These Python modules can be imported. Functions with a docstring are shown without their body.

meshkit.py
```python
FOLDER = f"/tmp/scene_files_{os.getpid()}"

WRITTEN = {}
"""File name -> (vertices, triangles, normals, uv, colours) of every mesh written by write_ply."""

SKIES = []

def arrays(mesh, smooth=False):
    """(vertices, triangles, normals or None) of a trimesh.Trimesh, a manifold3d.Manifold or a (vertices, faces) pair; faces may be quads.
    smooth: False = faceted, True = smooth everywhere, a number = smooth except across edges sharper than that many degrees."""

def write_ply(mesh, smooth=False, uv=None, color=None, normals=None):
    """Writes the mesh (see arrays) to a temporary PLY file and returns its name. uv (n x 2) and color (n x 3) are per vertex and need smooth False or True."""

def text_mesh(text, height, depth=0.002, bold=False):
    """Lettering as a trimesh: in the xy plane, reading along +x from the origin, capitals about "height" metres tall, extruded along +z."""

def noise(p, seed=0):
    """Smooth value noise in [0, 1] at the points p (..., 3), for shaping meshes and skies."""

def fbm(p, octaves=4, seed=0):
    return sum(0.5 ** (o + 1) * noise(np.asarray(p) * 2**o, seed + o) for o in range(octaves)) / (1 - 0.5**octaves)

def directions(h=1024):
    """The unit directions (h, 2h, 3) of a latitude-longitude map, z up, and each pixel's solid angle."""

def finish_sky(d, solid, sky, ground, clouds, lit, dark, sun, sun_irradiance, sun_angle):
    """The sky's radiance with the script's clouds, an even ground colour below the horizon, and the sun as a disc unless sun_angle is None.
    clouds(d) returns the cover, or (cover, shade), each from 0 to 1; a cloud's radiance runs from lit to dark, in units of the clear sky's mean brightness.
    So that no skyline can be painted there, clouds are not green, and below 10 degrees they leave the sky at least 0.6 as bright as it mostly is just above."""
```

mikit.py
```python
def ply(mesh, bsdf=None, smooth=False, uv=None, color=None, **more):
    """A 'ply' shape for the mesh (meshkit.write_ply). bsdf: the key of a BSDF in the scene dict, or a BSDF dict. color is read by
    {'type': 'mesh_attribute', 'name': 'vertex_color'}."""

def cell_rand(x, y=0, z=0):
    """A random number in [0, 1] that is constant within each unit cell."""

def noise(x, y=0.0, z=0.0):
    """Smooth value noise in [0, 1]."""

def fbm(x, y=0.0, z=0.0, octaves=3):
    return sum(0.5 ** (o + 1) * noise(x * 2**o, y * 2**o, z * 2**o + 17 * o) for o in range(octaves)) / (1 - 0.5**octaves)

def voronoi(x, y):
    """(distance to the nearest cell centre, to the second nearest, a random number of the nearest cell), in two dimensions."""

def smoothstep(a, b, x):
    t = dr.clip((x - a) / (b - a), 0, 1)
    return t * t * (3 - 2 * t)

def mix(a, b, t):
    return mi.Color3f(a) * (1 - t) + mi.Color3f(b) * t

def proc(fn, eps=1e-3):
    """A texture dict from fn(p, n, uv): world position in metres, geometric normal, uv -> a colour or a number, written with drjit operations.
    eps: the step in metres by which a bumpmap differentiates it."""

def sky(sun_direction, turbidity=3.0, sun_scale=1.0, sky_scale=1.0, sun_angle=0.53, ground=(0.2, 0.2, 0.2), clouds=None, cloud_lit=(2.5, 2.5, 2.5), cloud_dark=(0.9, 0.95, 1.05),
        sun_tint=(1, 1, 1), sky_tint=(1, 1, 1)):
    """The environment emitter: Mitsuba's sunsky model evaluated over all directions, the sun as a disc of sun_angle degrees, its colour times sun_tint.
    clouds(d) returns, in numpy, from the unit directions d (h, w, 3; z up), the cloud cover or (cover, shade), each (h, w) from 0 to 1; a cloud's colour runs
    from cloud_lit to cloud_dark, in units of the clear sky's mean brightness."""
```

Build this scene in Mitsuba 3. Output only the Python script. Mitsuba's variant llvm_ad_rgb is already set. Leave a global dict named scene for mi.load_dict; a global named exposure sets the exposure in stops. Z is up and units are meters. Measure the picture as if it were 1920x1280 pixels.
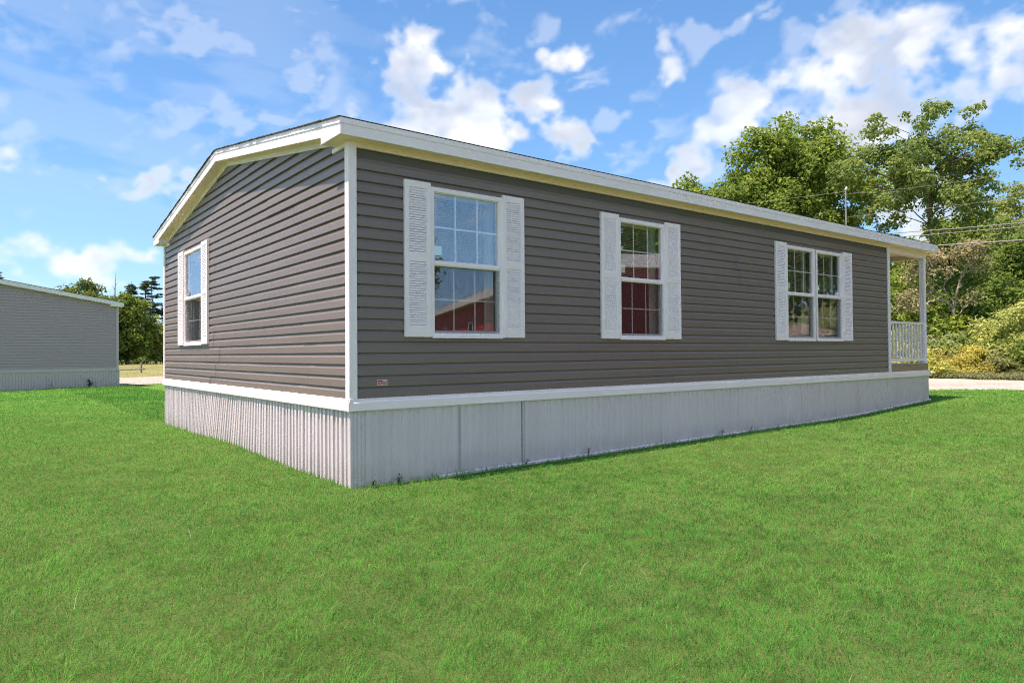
import math, random
import numpy as np, trimesh, mitsuba as mi, drjit as dr
import mikit, meshkit
from mikit import proc, noise, fbm, smoothstep, mix, cell_rand
T = mi.ScalarTransform4f
scene, labels = {}, {}
exposure = 2.95

# ---------------------------------------------------------------- camera, sky
CAM = np.array([-2.9376, -6.3566, 0.4459])
FWD = np.array([0.61463, 0.78865, 0.01618]); UP = np.array([-0.00398, -0.01741, 0.99984])
scene['camera'] = {'type': 'perspective', 'fov': 2 * math.degrees(math.atan(960 / 1303.92)), 'fov_axis': 'x', 'near_clip': 0.05, 'far_clip': 3000.0,
                   'to_world': T().look_at(origin=CAM.tolist(), target=(CAM + FWD).tolist(), up=UP.tolist())}
SUN = np.array([-1.0, 0.08, 2.70])
D2R = np.pi / 180


def clouds(d):
    az = np.degrees(np.arctan2(d[..., 1], d[..., 0])); el = np.degrees(np.arcsin(np.clip(d[..., 2], -1, 1)))
    q = np.stack([az / 4.2, el / 3.2, az * 0], -1)
    w1 = meshkit.fbm(np.stack([az / 5.0, el / 4.0, az * 0 + 3], -1), 4, 5) - .5
    w2 = meshkit.fbm(np.stack([az / 5.0, el / 4.0, az * 0 + 8], -1), 4, 9) - .5
    azw, elw = az + 2.4 * w1, el + 2.4 * w2
    n = meshkit.fbm(q, 6, 2)
    n2 = meshkit.fbm(q * 3.1, 4, 12)
    env = np.zeros_like(az)
    # cumulus masses: azimuth, elevation, half widths, tilt (degrees), strength
    for a, e, sa, se, tilt, s in ((57.9, 17.2, 4.6, 3.3, -16, 1.12), (60.0, 21.5, 2.0, 3.4, 14, 1.05), (60.8, 24.6, 1.3, 1.9, 0, .78), (63.0, 16.2, 2.6, 1.3, 0, .55), (54.6, 15.2, 2.6, 1.6, 0, .8), (50.2, 19.8, 2.0, 1.5, -28, .64),
                                  (46.8, 23.4, 1.7, .9, -15, .62), (49.4, 24.2, .8, .9, 0, .5), (46.3, 16.4, 2.6, 1.5, 10, .70), (42.7, 16.2, 1.2, 1.1, 0, .5), (39.7, 22.0, 1.5, 1.5, 30, .66), (33.4, 24.0, 1.3, .8, 0, .4),
                                  (38.5, 13.6, 2.6, 1.3, -32, .72), (34.0, 18.0, 2.4, 1.9, -40, .80), (27.0, 21.0, 3.2, 2.5, 0, .84), (21.5, 20.2, 3.4, 2.2, 8, .76), (16.5, 17.6, 3.2, 2.8, 0, .70), (26.5, 16.2, 5.0, 2.2, 0, .72), (22, 9.0, 6, 3.2, 0, .62),
                                  (83.0, 11.8, 6.0, 1.5, 8, .46), (77.5, 12.3, 3.2, 1.4, 0, .50), (82.5, 6.9, 8.5, 2.0, 3, .50), (77.0, 3.2, 7.0, 2.2, 0, .52), (72, 15.0, 3.5, 1.2, -10, .42), (70, 21.5, 2.2, 1.0, 12, .34)):
        t = tilt * D2R; u, v = (azw - a) * np.cos(el * D2R), elw - e
        x, y = u * np.cos(t) + v * np.sin(t), -u * np.sin(t) + v * np.cos(t)
        env = np.maximum(env, s * np.exp(-.5 * ((x / sa) ** 2 + (y / se) ** 2)))
    # the rest of the sky: the same fair-weather mix
    away = np.clip((np.abs(((az - 52 + 180) % 360) - 180) - 42) / 12, 0, 1) + np.clip((el - 27) / 8, 0, 1) * .7
    rest = meshkit.fbm(np.stack([az / 24, el / 13, az * 0 + 20], -1), 3, 30)
    env = np.maximum(env, np.clip(away, 0, 1) * np.clip((rest - .37) * 3.2, 0, .9))
    # a clear stretch low over the lawn side, as the panes mirror it
    env = env * (1 - .8 * np.exp(-.5 * (((az + 56) / 9) ** 2 + ((el - 9) / 7) ** 2)))
    m = env + (n - .5) * 1.05 + (n2 - .5) * .62
    cum = np.clip((m - .37) / .36, 0, 1); cum = cum * cum * (3 - 2 * cum)
    # thin streaks of cirrus
    s = np.stack([(az * .82 + el * .55) / 10, (el - .16 * az) / 2.3, az * 0], -1)
    c = meshkit.fbm(s, 6, 44) * .80 + meshkit.fbm(s * [2.6, 2.6, 1], 5, 47) * .20
    cir = np.clip((c - .47) * 1.3, 0, .12) * np.clip((az - 58) / 14, 0, 1) * np.clip((el - 6) / 6, 0, 1)
    wisp = np.clip(meshkit.fbm(np.stack([az / 2.6 + elw / 6, elw / 1.5, az * 0 + 60], -1), 6, 61) - .52, 0, 1) * 2.2 * np.clip((el - 8) / 6, 0, 1) * np.clip(1.3 - 1.6 * np.abs(meshkit.fbm(np.stack([az / 12, el / 9, az * 0 + 2], -1), 2, 63) - .5) * 2, 0, 1)
    cir = np.maximum(cir, np.clip(wisp, 0, .27))
    low = np.clip((9 - el) / 9, 0, 1) * .27
    n3 = meshkit.fbm(q * 1.7 + 9, 5, 77)
    cover = 1 - (1 - np.clip(.70 + .75 * (n3 - .3), .5, .97) * cum) * (1 - cir) * (1 - low)
    shade = np.clip((cum - .35) * 1.5, 0, 1) * np.clip((.68 - meshkit.fbm(np.stack([azw / 3.4, elw / 2.2 + .28, az * 0 + 5], -1), 4, 2)) * 2.6, 0, .8)
    return cover, shade


scene['sky'] = mikit.sky(SUN, turbidity=2.6, clouds=clouds, cloud_lit=(2.15, 2.15, 2.2), cloud_dark=(1.15, 1.27, 1.52), sky_tint=(.75, .885, 1.05), sun_tint=(1.03, .94, 1.03), sun_scale=.73, sky_scale=.81, ground=(.12, .15, .06))

# ---------------------------------------------------------------- materials


def bsdf(key, color, rough=.6, two=True, bump=None, **kw):
    col = color if isinstance(color, dict) else {'type': 'rgb', 'value': list(color)}
    b = {'type': 'principled', 'base_color': col, 'roughness': rough, **kw}
    if bump:
        b = {'type': 'bumpmap', 'arbitrary': proc(bump[0], bump[1]), 'scale': bump[2], 'bsdf': b}
    scene[key] = {'type': 'twosided', 'bsdf': b} if two else b
    return key


VC = {'type': 'mesh_attribute', 'name': 'vertex_color'}


def siding_color(p, n, uv):
    a = fbm(p.x * .9 + p.y * .9, p.z * 7, 3.0, 3)
    b = noise(p.x * 60 + p.y * 60, p.z * 9, 1.0)
    return mi.Color3f(.180, .150, .139) * (.90 + .17 * a + .05 * b)


def white_color(p, n, uv):
    a = fbm(p.x * 2.1, p.y * 2.1, p.z * 2.3, 3)
    return mi.Color3f(.88, .82, .86) * (.94 + .09 * a)


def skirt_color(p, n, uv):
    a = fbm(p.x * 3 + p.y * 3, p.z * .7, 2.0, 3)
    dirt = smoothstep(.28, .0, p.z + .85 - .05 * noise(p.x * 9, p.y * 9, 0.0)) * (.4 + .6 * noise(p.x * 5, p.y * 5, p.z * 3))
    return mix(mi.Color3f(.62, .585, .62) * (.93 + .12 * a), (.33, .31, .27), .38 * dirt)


def gravel_color(p, n, uv):
    a = fbm(p.x * .35, p.y * .35, 0.0, 3)
    b = noise(p.x * 22, p.y * 22, 0.0)
    c = noise(p.x * 6, p.y * 6, 3.0)
    tracks = fbm(p.x * .9, p.y * .12, 7.0, 2)
    return mix((.225, .20, .175), (.315, .285, .25), a * .7 + .3 * tracks) * (.80 + .25 * b + .15 * c)


def field_color(p, n, uv):
    a = fbm(p.x * .06, p.y * .06, 0.0, 4)
    b = fbm(p.x * 1.1, p.y * 1.1, 4.0, 3)
    return mix((.135, .13, .045), (.09, .12, .035), smoothstep(.35, .65, a)) * (.7 + .6 * b)


def soil_color(p, n, uv):
    a = fbm(p.x * 2.2, p.y * 2.2, 1.0, 4)
    b = fbm(p.x * 33, p.y * 33, 2.0, 2)
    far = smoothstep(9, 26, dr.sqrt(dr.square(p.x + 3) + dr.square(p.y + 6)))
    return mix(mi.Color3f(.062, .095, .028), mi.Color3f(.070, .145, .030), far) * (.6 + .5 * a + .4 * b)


def wood_color(p, n, uv):
    a = fbm(p.x * 2, p.y * 30, p.z * 40, 3)
    return mix((.26, .17, .10), (.42, .31, .21), a)


def shingle_color(p, n, uv):
    a = cell_rand(dr.floor(p.x * 3.3), dr.floor(p.y * 7), 0)
    b = noise(p.x * 90, p.y * 90, 0.0)
    return mi.Color3f(.05, .047, .045) * (.6 + .5 * a + .5 * b)


def bark_color(p, n, uv):
    a = fbm(p.x * 7, p.y * 7, p.z * 2.0, 3)
    return mix((.10, .085, .07), (.25, .22, .185), a)


def pale_bark(p, n, uv):
    a = fbm(p.x * 5, p.y * 5, p.z * 3.0, 3)
    return mix((.20, .175, .145), (.38, .35, .31), a)


def cover_color(p, n, uv):
    a = fbm(p.x * 1.2, p.y * 1.2, p.z * 1.2, 4)
    return mix((.035, .055, .02), (.09, .11, .035), a)


bsdf('m_siding', proc(siding_color), .36, specular=.5)
bsdf('m_white', proc(white_color), .42)
bsdf('m_soffit', (.93, .74, .64), .6)
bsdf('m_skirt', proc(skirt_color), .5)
bsdf('m_gravel', proc(gravel_color), .95, bump=(lambda p, n, uv: fbm(p.x * 9, p.y * 9, 0.0, 4), .01, .03))
bsdf('m_field', proc(field_color), .95)
bsdf('m_soil', proc(soil_color), .95, specular=.0)
bsdf('m_wood', proc(wood_color), .8)
bsdf('m_shingle', proc(shingle_color), .9)
bsdf('m_bark', proc(bark_color), .9)
bsdf('m_palebark', proc(pale_bark), .85)
bsdf('m_cover', proc(cover_color), .95)
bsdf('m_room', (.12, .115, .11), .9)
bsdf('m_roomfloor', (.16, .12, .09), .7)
bsdf('m_dark', (.03, .03, .032), .6)
bsdf('m_grey', (.30, .30, .31), .5)
bsdf('m_steel', (.36, .36, .37), .5, metallic=.5)
bsdf('m_wire', (.30, .30, .30), .5)
bsdf('m_red', (.36, .035, .04), .5)
bsdf('m_redwall', (.50, .065, .06), .6)
bsdf('m_blind', (.52, .52, .53), .6)
bsdf('m_curtain', (.42, .52, .46), .9)
bsdf('m_sticker', (.62, .70, .60), .7)
scene['m_glass'] = {'type': 'thindielectric', 'int_ior': 2.3}
scene['m_screen'] = {'type': 'mask', 'opacity': .26, 'bsdf': {'type': 'twosided', 'bsdf': {'type': 'diffuse', 'reflectance': {'type': 'rgb', 'value': [.045, .045, .05]}}}}
scene['m_leaf'] = {'type': 'principledthin', 'base_color': VC, 'roughness': .6, 'diff_trans': .8, 'spec_trans': 0.0, 'eta': 1.25}
scene['m_grass'] = {'type': 'principledthin', 'base_color': VC, 'roughness': .7, 'diff_trans': .8, 'spec_trans': 0.0, 'eta': 1.15}

# ---------------------------------------------------------------- helpers


def numbered(name):
    if not any(k == name or k.startswith(name + '__') for k in scene):
        return name
    i = 1
    while any(k == f'{name}_{i:03d}' or k.startswith(f'{name}_{i:03d}__') for k in scene):
        i += 1
    return f'{name}_{i:03d}'


COUNT = {}


def nextname(name):
    i = COUNT.get(name, -1) + 1
    COUNT[name] = i
    return name if i == 0 else f'{name}_{i:03d}'


def add(name, mesh, m, parent=None, label=None, category=None, group=None, kind=None, smooth=False, color=None):
    key = nextname(f'{parent}__{name}' if parent else name)
    scene[key] = mikit.ply(mesh, m, smooth, color=color)
    tag(key, label, category, group, kind)
    return key


def tag(key, label=None, category=None, group=None, kind=None):
    d = {k: v for k, v in dict(label=label, category=category, group=group, kind=kind).items() if v}
    if d:
        labels[key] = d


def thing(name, label, category, group=None):
    key = nextname(name)
    tag(key, label, category, group)
    return key


BOXF = np.array([[0, 2, 3, 1], [4, 5, 7, 6], [0, 1, 5, 4], [2, 6, 7, 3], [0, 4, 6, 2], [1, 3, 7, 5]])


class MB:
    """collects quads and triangles"""

    def __init__(s):
        s.v, s.f, s.n = [], [], 0

    def put(s, v, f):
        v, f = np.asarray(v, float).reshape(-1, 3), np.asarray(f, int)
        if f.shape[1] == 4:
            f = np.vstack([f[:, [0, 1, 2]], f[:, [0, 2, 3]]])
        s.v.append(v); s.f.append(f + s.n); s.n += len(v)
        return s

    def box(s, x0, x1, y0, y1, z0, z1):
        v = [[x, y, z] for z in (z0, z1) for y in (y0, y1) for x in (x0, x1)]
        return s.put(v, BOXF)

    def hexa(s, v):
        return s.put(v, BOXF)

    def prism(s, poly, x0, x1, ax=0):
        """convex-ish polygon given in the two other axes, extruded along an axis (0: yz polygon along x, 1: xz polygon along y)"""
        p = np.asarray(poly, float); n = len(p)
        def mk(t):
            a = np.zeros((n, 3)); o = [i for i in range(3) if i != ax]
            a[:, ax] = t; a[:, o[0]] = p[:, 0]; a[:, o[1]] = p[:, 1]
            return a
        v = np.vstack([mk(x0), mk(x1)])
        tv, tri = trimesh.creation.triangulate_polygon(__import__('shapely').Polygon(p), engine='earcut')
        tri = np.argmin(((np.asarray(tv)[:, None, :2] - p[None]) ** 2).sum(-1), 1)[tri]
        f = [list(t) for t in tri[:, ::-1]] + [list(t + n) for t in tri]
        for i in range(n):
            j = (i + 1) % n
            f += [[i, j, j + n], [i, j + n, i + n]]
        return s.put(v, f)

    def tube(s, pts, rad, sides=6):
        p = np.asarray(pts, float); r = np.broadcast_to(rad, (len(p),))
        t = np.gradient(p, axis=0); t /= np.linalg.norm(t, axis=1, keepdims=True) + 1e-12
        ref = np.array([0, 0, 1.0]) if abs(t[:, 2].mean()) < .8 else np.array([1.0, 0, 0])
        a = np.cross(t, ref); a /= np.linalg.norm(a, axis=1, keepdims=True) + 1e-12
        b = np.cross(t, a); ang = np.arange(sides) * 2 * np.pi / sides
        v = p[:, None] + r[:, None, None] * (np.cos(ang)[None, :, None] * a[:, None] + np.sin(ang)[None, :, None] * b[:, None])
        i, j = np.meshgrid(np.arange(len(p) - 1), np.arange(sides), indexing='ij')
        q = np.stack([i * sides + j, i * sides + (j + 1) % sides, (i + 1) * sides + (j + 1) % sides, (i + 1) * sides + j], -1).reshape(-1, 4)
        return s.put(v.reshape(-1, 3), q)

    def xf(s, M):
        s.v = [(np.c_[v, np.ones(len(v))] @ M.T)[:, :3] for v in s.v]
        return s

    def mesh(s):
        m = trimesh.Trimesh(np.vstack(s.v), np.vstack(s.f), process=False)
        return m


def BX(*a):
    return MB().box(*a).mesh()


def rbox(x0, x1, y0, y1, z0, z1, c=.004):
    """a box with chamfered edges"""
    v = []
    for sx in (0, 1):
        for sy in (0, 1):
            for sz in (0, 1):
                X, Y, Z = (x0, x1)[sx], (y0, y1)[sy], (z0, z1)[sz]
                dx, dy, dz = (c, -c)[sx], (c, -c)[sy], (c, -c)[sz]
                v += [[X, Y + dy, Z + dz], [X + dx, Y, Z + dz], [X + dx, Y + dy, Z]]
    return trimesh.convex.convex_hull(np.array(v))


# ---------------------------------------------------------------- terrain


def smooth01(a, b, x):
    t = np.clip((x - a) / (b - a), 0, 1)
    return t * t * (3 - 2 * t)


def ground_z(x, y):
    x, y = np.asarray(x, float), np.asarray(y, float)
    z = np.full(np.broadcast(x, y).shape, -.855)
    z = z + .055 * smooth01(1.5, 9, x) * smooth01(12, 2, y)
    z = z + .20 * smooth01(8.5, 15.5, x) * smooth01(30, 4, y)
    z = z + .045 * np.exp(-(((x + .3) / 1.6) ** 2 + ((y - 4.2) / 1.7) ** 2))
    z = z - .02 * np.exp(-(((x - .7) / .7) ** 2 + ((y - 0) / 1.0) ** 2))
    z = z + .035 * smooth01(12, 30, y)
    p = np.stack(np.broadcast_arrays(x, y, x * 0), -1)
    near = np.exp(-((np.clip(np.abs(x - 6.7) - 6.9, 0, None) + np.clip(np.abs(y - 4) - 4.1, 0, None)) / .6))
    z = z + (meshkit.fbm(p * .55, 3, 3) - .5) * .09 * (1 - near)
    d = (x - 25.3) * .96 - (y - 2.0) * .28
    hill = np.clip(d - 1.5, 0, None)
    z = z + np.minimum(.21 * hill ** 1.12, 8 + .02 * hill) * smooth01(70, 25, y) * smooth01(-34, -9, y)
    return z


def polar_sheet(r, a0, a1, na, cx, cy, lift=0.0):
    aa = np.linspace(a0, a1, na)
    R, A = np.meshgrid(r, aa, indexing='ij')
    x, y = cx + R * np.cos(A), cy + R * np.sin(A)
    v = np.stack([x, y, ground_z(x, y) + lift], -1).reshape(-1, 3)
    i, j = np.meshgrid(np.arange(len(r) - 1), np.arange(na - 1), indexing='ij')
    a = i * na + j
    q = np.stack([a, a + na, a + na + 1, a + 1], -1).reshape(-1, 4)
    return v, q


r = np.concatenate([[0.0], np.geomspace(.8, 60, 60), np.geomspace(66, 1500, 22)])
v, q = polar_sheet(r, 0, 2 * np.pi, 181, -3, -6)
v[:, 2] -= .10 * np.exp(-(r.repeat(181) / 70) ** 2)
add('ground', MB().put(v, q).mesh(), 'm_field', kind='structure', label='dry olive green field and wooded slope around the homes', smooth=True)


LAWN = [(-22, -30), (-22, 21), (-9, 24.5), (2.0, 27.3), (5.2, 29.3), (9, 30.5), (15.6, 26), (16.2, 8), (16.3, 3), (16.8, 1.24), (17.8, .42), (18.3, -.37), (19.6, -2.6), (21, -6), (24, -14), (24, -30)]


def inpoly(x, y, poly):
    p = np.asarray(poly); ins = np.zeros(x.shape, bool); j = len(p) - 1
    for i in range(len(p)):
        c = (p[i, 1] > y) != (p[j, 1] > y)
        ins ^= c & (x < (p[j, 0] - p[i, 0]) * (y - p[i, 1]) / (p[j, 1] - p[i, 1] + 1e-12) + p[i, 0])
        j = i
    return ins


def sheet(poly, step, lift):
    """a sheet over the terrain, cut to an outline"""
    import shapely
    P = shapely.Polygon(poly)
    x0, y0, x1, y1 = P.bounds
    mb = MB(); cells = {}
    xs, ys = np.arange(x0, x1 + step, step), np.arange(y0, y1 + step, step)
    shapely.prepare(P)
    V, F = [], []
    for i in range(len(xs) - 1):
        for j in range(len(ys) - 1):
            c = shapely.box(xs[i], ys[j], xs[i + 1], ys[j + 1])
            if P.contains(c):
                b = len(V); V += [(xs[i], ys[j]), (xs[i + 1], ys[j]), (xs[i + 1], ys[j + 1]), (xs[i], ys[j + 1])]
                F += [(b, b + 1, b + 2), (b, b + 2, b + 3)]
            elif P.intersects(c):
                g = P.intersection(c)
                for h in getattr(g, 'geoms', [g]):
                    if h.geom_type == 'Polygon' and h.area > 1e-6:
                        vv, ff = trimesh.creation.triangulate_polygon(h, engine='earcut')
                        b = len(V); V += [tuple(t[:2]) for t in vv]; F += [tuple(np.array(t) + b) for t in ff]
    V = np.array(V); V = np.c_[V, ground_z(V[:, 0], V[:, 1]) + lift]
    m = trimesh.Trimesh(V, np.array(F), process=False); m.merge_vertices()
    fix = m.face_normals[:, 2] < 0
    f = np.array(m.faces); f[fix] = f[fix][:, ::-1]
    return trimesh.Trimesh(m.vertices, f, process=False)


add('lawn', sheet(LAWN, .5, -.012), 'm_soil', kind='structure', label='bright green mown lawn around the homes', smooth=True)
add('gravel_drive', sheet([(-10, 25.4), (2.2, 27.9), (5.2, 29.7), (9, 30.9), (24, 27), (24, 37), (8, 41), (3, 39.6), (-10, 38)], 1.0, -.022), 'm_gravel', kind='structure', label='pale gravel drive beside the neighbouring home', smooth=True)
add('gravel_road', sheet([(16.0, 30), (16.0, 8), (16.1, 3), (16.6, 1.15), (17.6, .35), (18.1, -.42), (19.4, -2.7), (20.8, -6), (23.5, -14), (33, -14), (27, -5), (24.9, 1.2), (25.7, 4.6), (27.5, 11), (30, 30)], .8, -.022),
    'm_gravel', kind='structure', label='pale gravel road beyond the porch end', smooth=True)
add('road', sheet([(-20, 117.5), (60, 117.5), (60, 122), (-20, 122)], 6, -.01), 'm_gravel', kind='structure', label='far pale road across the field')

# ---------------------------------------------------------------- the home
L, W, RIDGE = 11.6, 8.245, 4.10
PORCH = 13.42
CH = .1143
ZS = 2.545                                    # soffit
OV = .155                                     # overhang
SLOPE = (3.225 - ZS) / (RIDGE + OV)
PROFILE = [(0, .0172), (.03, .0186), (.64, .0168), (.72, .0098), (.79, .0055), (.885, .0020), (.890, -.0080), (1.0, -.0080)]


def rake_z(y, base=ZS, ridge=RIDGE, ov=OV):
    return base + SLOPE * (ridge + ov - abs(y - ridge))


def clip_half(poly, a, b, c):
    """keep a*u+b*z<=c"""
    out = []
    for i in range(len(poly)):
        p, q_ = poly[i], poly[(i + 1) % len(poly)]
        dp, dq = a * p[0] + b * p[1] - c, a * q_[0] + b * q_[1] - c
        if dp <= 0: out.append(p)
        if (dp < 0) != (dq < 0) and abs(dp - dq) > 1e-12:
            t = dp / (dp - dq); out.append((p[0] + t * (q_[0] - p[0]), p[1] + t * (q_[1] - p[1])))
    return out


def siding_mesh(frame, u0, u1, k0, k1, holes, top, lift=0.0, seed=0, step=.3, wav=.0012, ridge=None):
    """courses k0..k1 of lapped siding between u0 and u1; frame(u, z, out) -> point; holes: rectangles; top: list of half planes (a,b,c)"""
    mb = MB()
    us = set(np.linspace(u0, u1, max(2, int((u1 - u0) / step) + 1)).tolist()) | {u0, u1}
    for h in holes:
        us |= {h[0], h[1]}
    if ridge is not None: us.add(ridge)
    us = sorted(x for x in us if u0 <= x <= u1); us = [x for i, x in enumerate(us) if i == 0 or x - us[i - 1] > 1e-6]
    polys, idx = [], []
    for k in range(k0, k1):
        zs = {round((k + t) * CH, 5): o for t, o in PROFILE}
        zl = sorted(set(zs) | {z for h in holes for z in (h[2], h[3]) if k * CH < z < (k + 1) * CH})
        zz, oo = [(k + t) * CH for t, _ in PROFILE], [o for _, o in PROFILE]
        for a, b in zip(us[:-1], us[1:]):
            for c, d in zip(zl[:-1], zl[1:]):
                um, zm = (a + b) / 2, (c + d) / 2
                if any(h[0] < um < h[1] and h[2] < zm < h[3] for h in holes): continue
                p = [(a, c), (b, c), (b, d), (a, d)]
                for hp in top:
                    p = clip_half(p, *hp) if p else p
                if len(p) < 3: continue
                polys.append([(x, z, np.interp(z, zz, oo)) for x, z in p])
            # the lip under the butt edge
            z = k * CH
            um = (a + b) / 2
            if k > 0 and not any(h[0] < um < h[1] and h[2] < z < h[3] for h in holes) and all(hp[0] * um + hp[1] * z <= hp[2] for hp in top):
                polys.append([(a, z, -.0080), (b, z, -.0080), (b, z, .0172), (a, z, .0172)])
    for p in polys:
        a = np.array(p)
        pts = np.stack([a[:, 0] * 1.6, a[:, 1] * 2.2, a[:, 0] * 0 + seed], -1)
        o = a[:, 2] + lift + (meshkit.noise(pts, 7) - .5) * 2 * wav
        v = [frame(uu, z, w) for uu, z, w in zip(a[:, 0], a[:, 1], o)]
        n = len(v)
        mb.put(v, [[0, i, i + 1] for i in range(1, n - 1)])
    if not mb.v: return None
    # visible end edges of the panel
    for ue, sgn in ((u1, 1),):
        for k in range(k0, k1):
            for (t0, o0), (t1, o1) in zip(PROFILE[:-1], PROFILE[1:]):
                z0, z1 = (k + t0) * CH, (k + t1) * CH
                if any(h[0] < ue < h[1] and h[2] < (z0 + z1) / 2 < h[3] for h in holes) or any(hp[0] * ue + hp[1] * z1 > hp[2] for hp in top): continue
                mb.put([frame(ue, z0, o0 + lift), frame(ue, z0, o0 - .004), frame(ue, z1, o1 - .004), frame(ue, z1, o1 + lift)], [[0, 1, 2, 3]])
    m = mb.mesh(); m.merge_vertices(digits_vertex=5)
    return m


home = thing('manufactured_home', 'brown sided home with white shutters, trim and grey skirting on the lawn', 'house')
# windows of the long wall (x0, x1) and of the end wall (y0, y1)
WZ0, WZ1 = .619, 2.221
LONGW = [(.920, 1.880), (3.795, 4.727), (7.840, 8.760), (8.800, 9.728)]
ENDW = [(5.453, 6.628)]
holesL = [(a + .03, b - .03, WZ0 + .03, WZ1 - .03) for a, b in LONGW]
holesE = [(a + .03, b - .03, WZ0 + .03, WZ1 - .03) for a, b in ENDW]
fL = lambda u, z, o: (u, .016 - o, z)
fE = lambda u, z, o: (.016 - o, u, z)
rng = random.Random(4)
TOPL = [(0, 1, 2.497)]
ZF = .048                                     # frieze height on the end wall
TOPE = [(-SLOPE, 1, ZS + SLOPE * OV - ZF + .008), (SLOPE, 1, ZS + SLOPE * (2 * RIDGE + OV) - ZF + .008)]


def rows(frame, ua, ub, holes, top, kmax, seams, ridge=None, tophalf=None):
    k = 0
    edges = [0] + list(range(1, kmax + 2, 2))
    for a, b in zip(edges[:-1], edges[1:]):
        off = seams.get(a, rng.uniform(.5, 3.4))
        cuts = [ua] + [c for c in np.arange(ua + off - 3.66, ub, 3.66) if ua + .25 < c < ub - .25] + [ub]
        for h in holes:
            if h[2] < a * CH and h[3] > b * CH:
                cuts = sorted(set([c for c in cuts if not h[0] - .1 < c < h[1] + .1] + [h[0], h[1]]))
        for i, (c, d) in enumerate(zip(cuts[:-1], cuts[1:])):
            if d - c < .12 or any(h[2] < a * CH and h[3] > b * CH and h[0] - .01 <= c and d <= h[1] + .01 for h in holes): continue
            if tophalf: # keep only the part of the row under the roof
                zlow = a * CH
                c2, d2 = max(c, tophalf(zlow)[0]), min(d, tophalf(zlow)[1])
                if d2 - c2 < .02: continue
            m = siding_mesh(frame, c, d + (.02 if d < ub and not any(abs(d - h[0]) < .01 for h in holes) else 0), a, b, holes, top, lift=.0030 * ((i + 1) % 2), wav=.0010 if frame is fL else .0022, seed=a * 3 + i * 17, ridge=ridge)
            if m is not None:
                add('siding_panel', m, 'm_siding', home, smooth=18)


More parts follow.
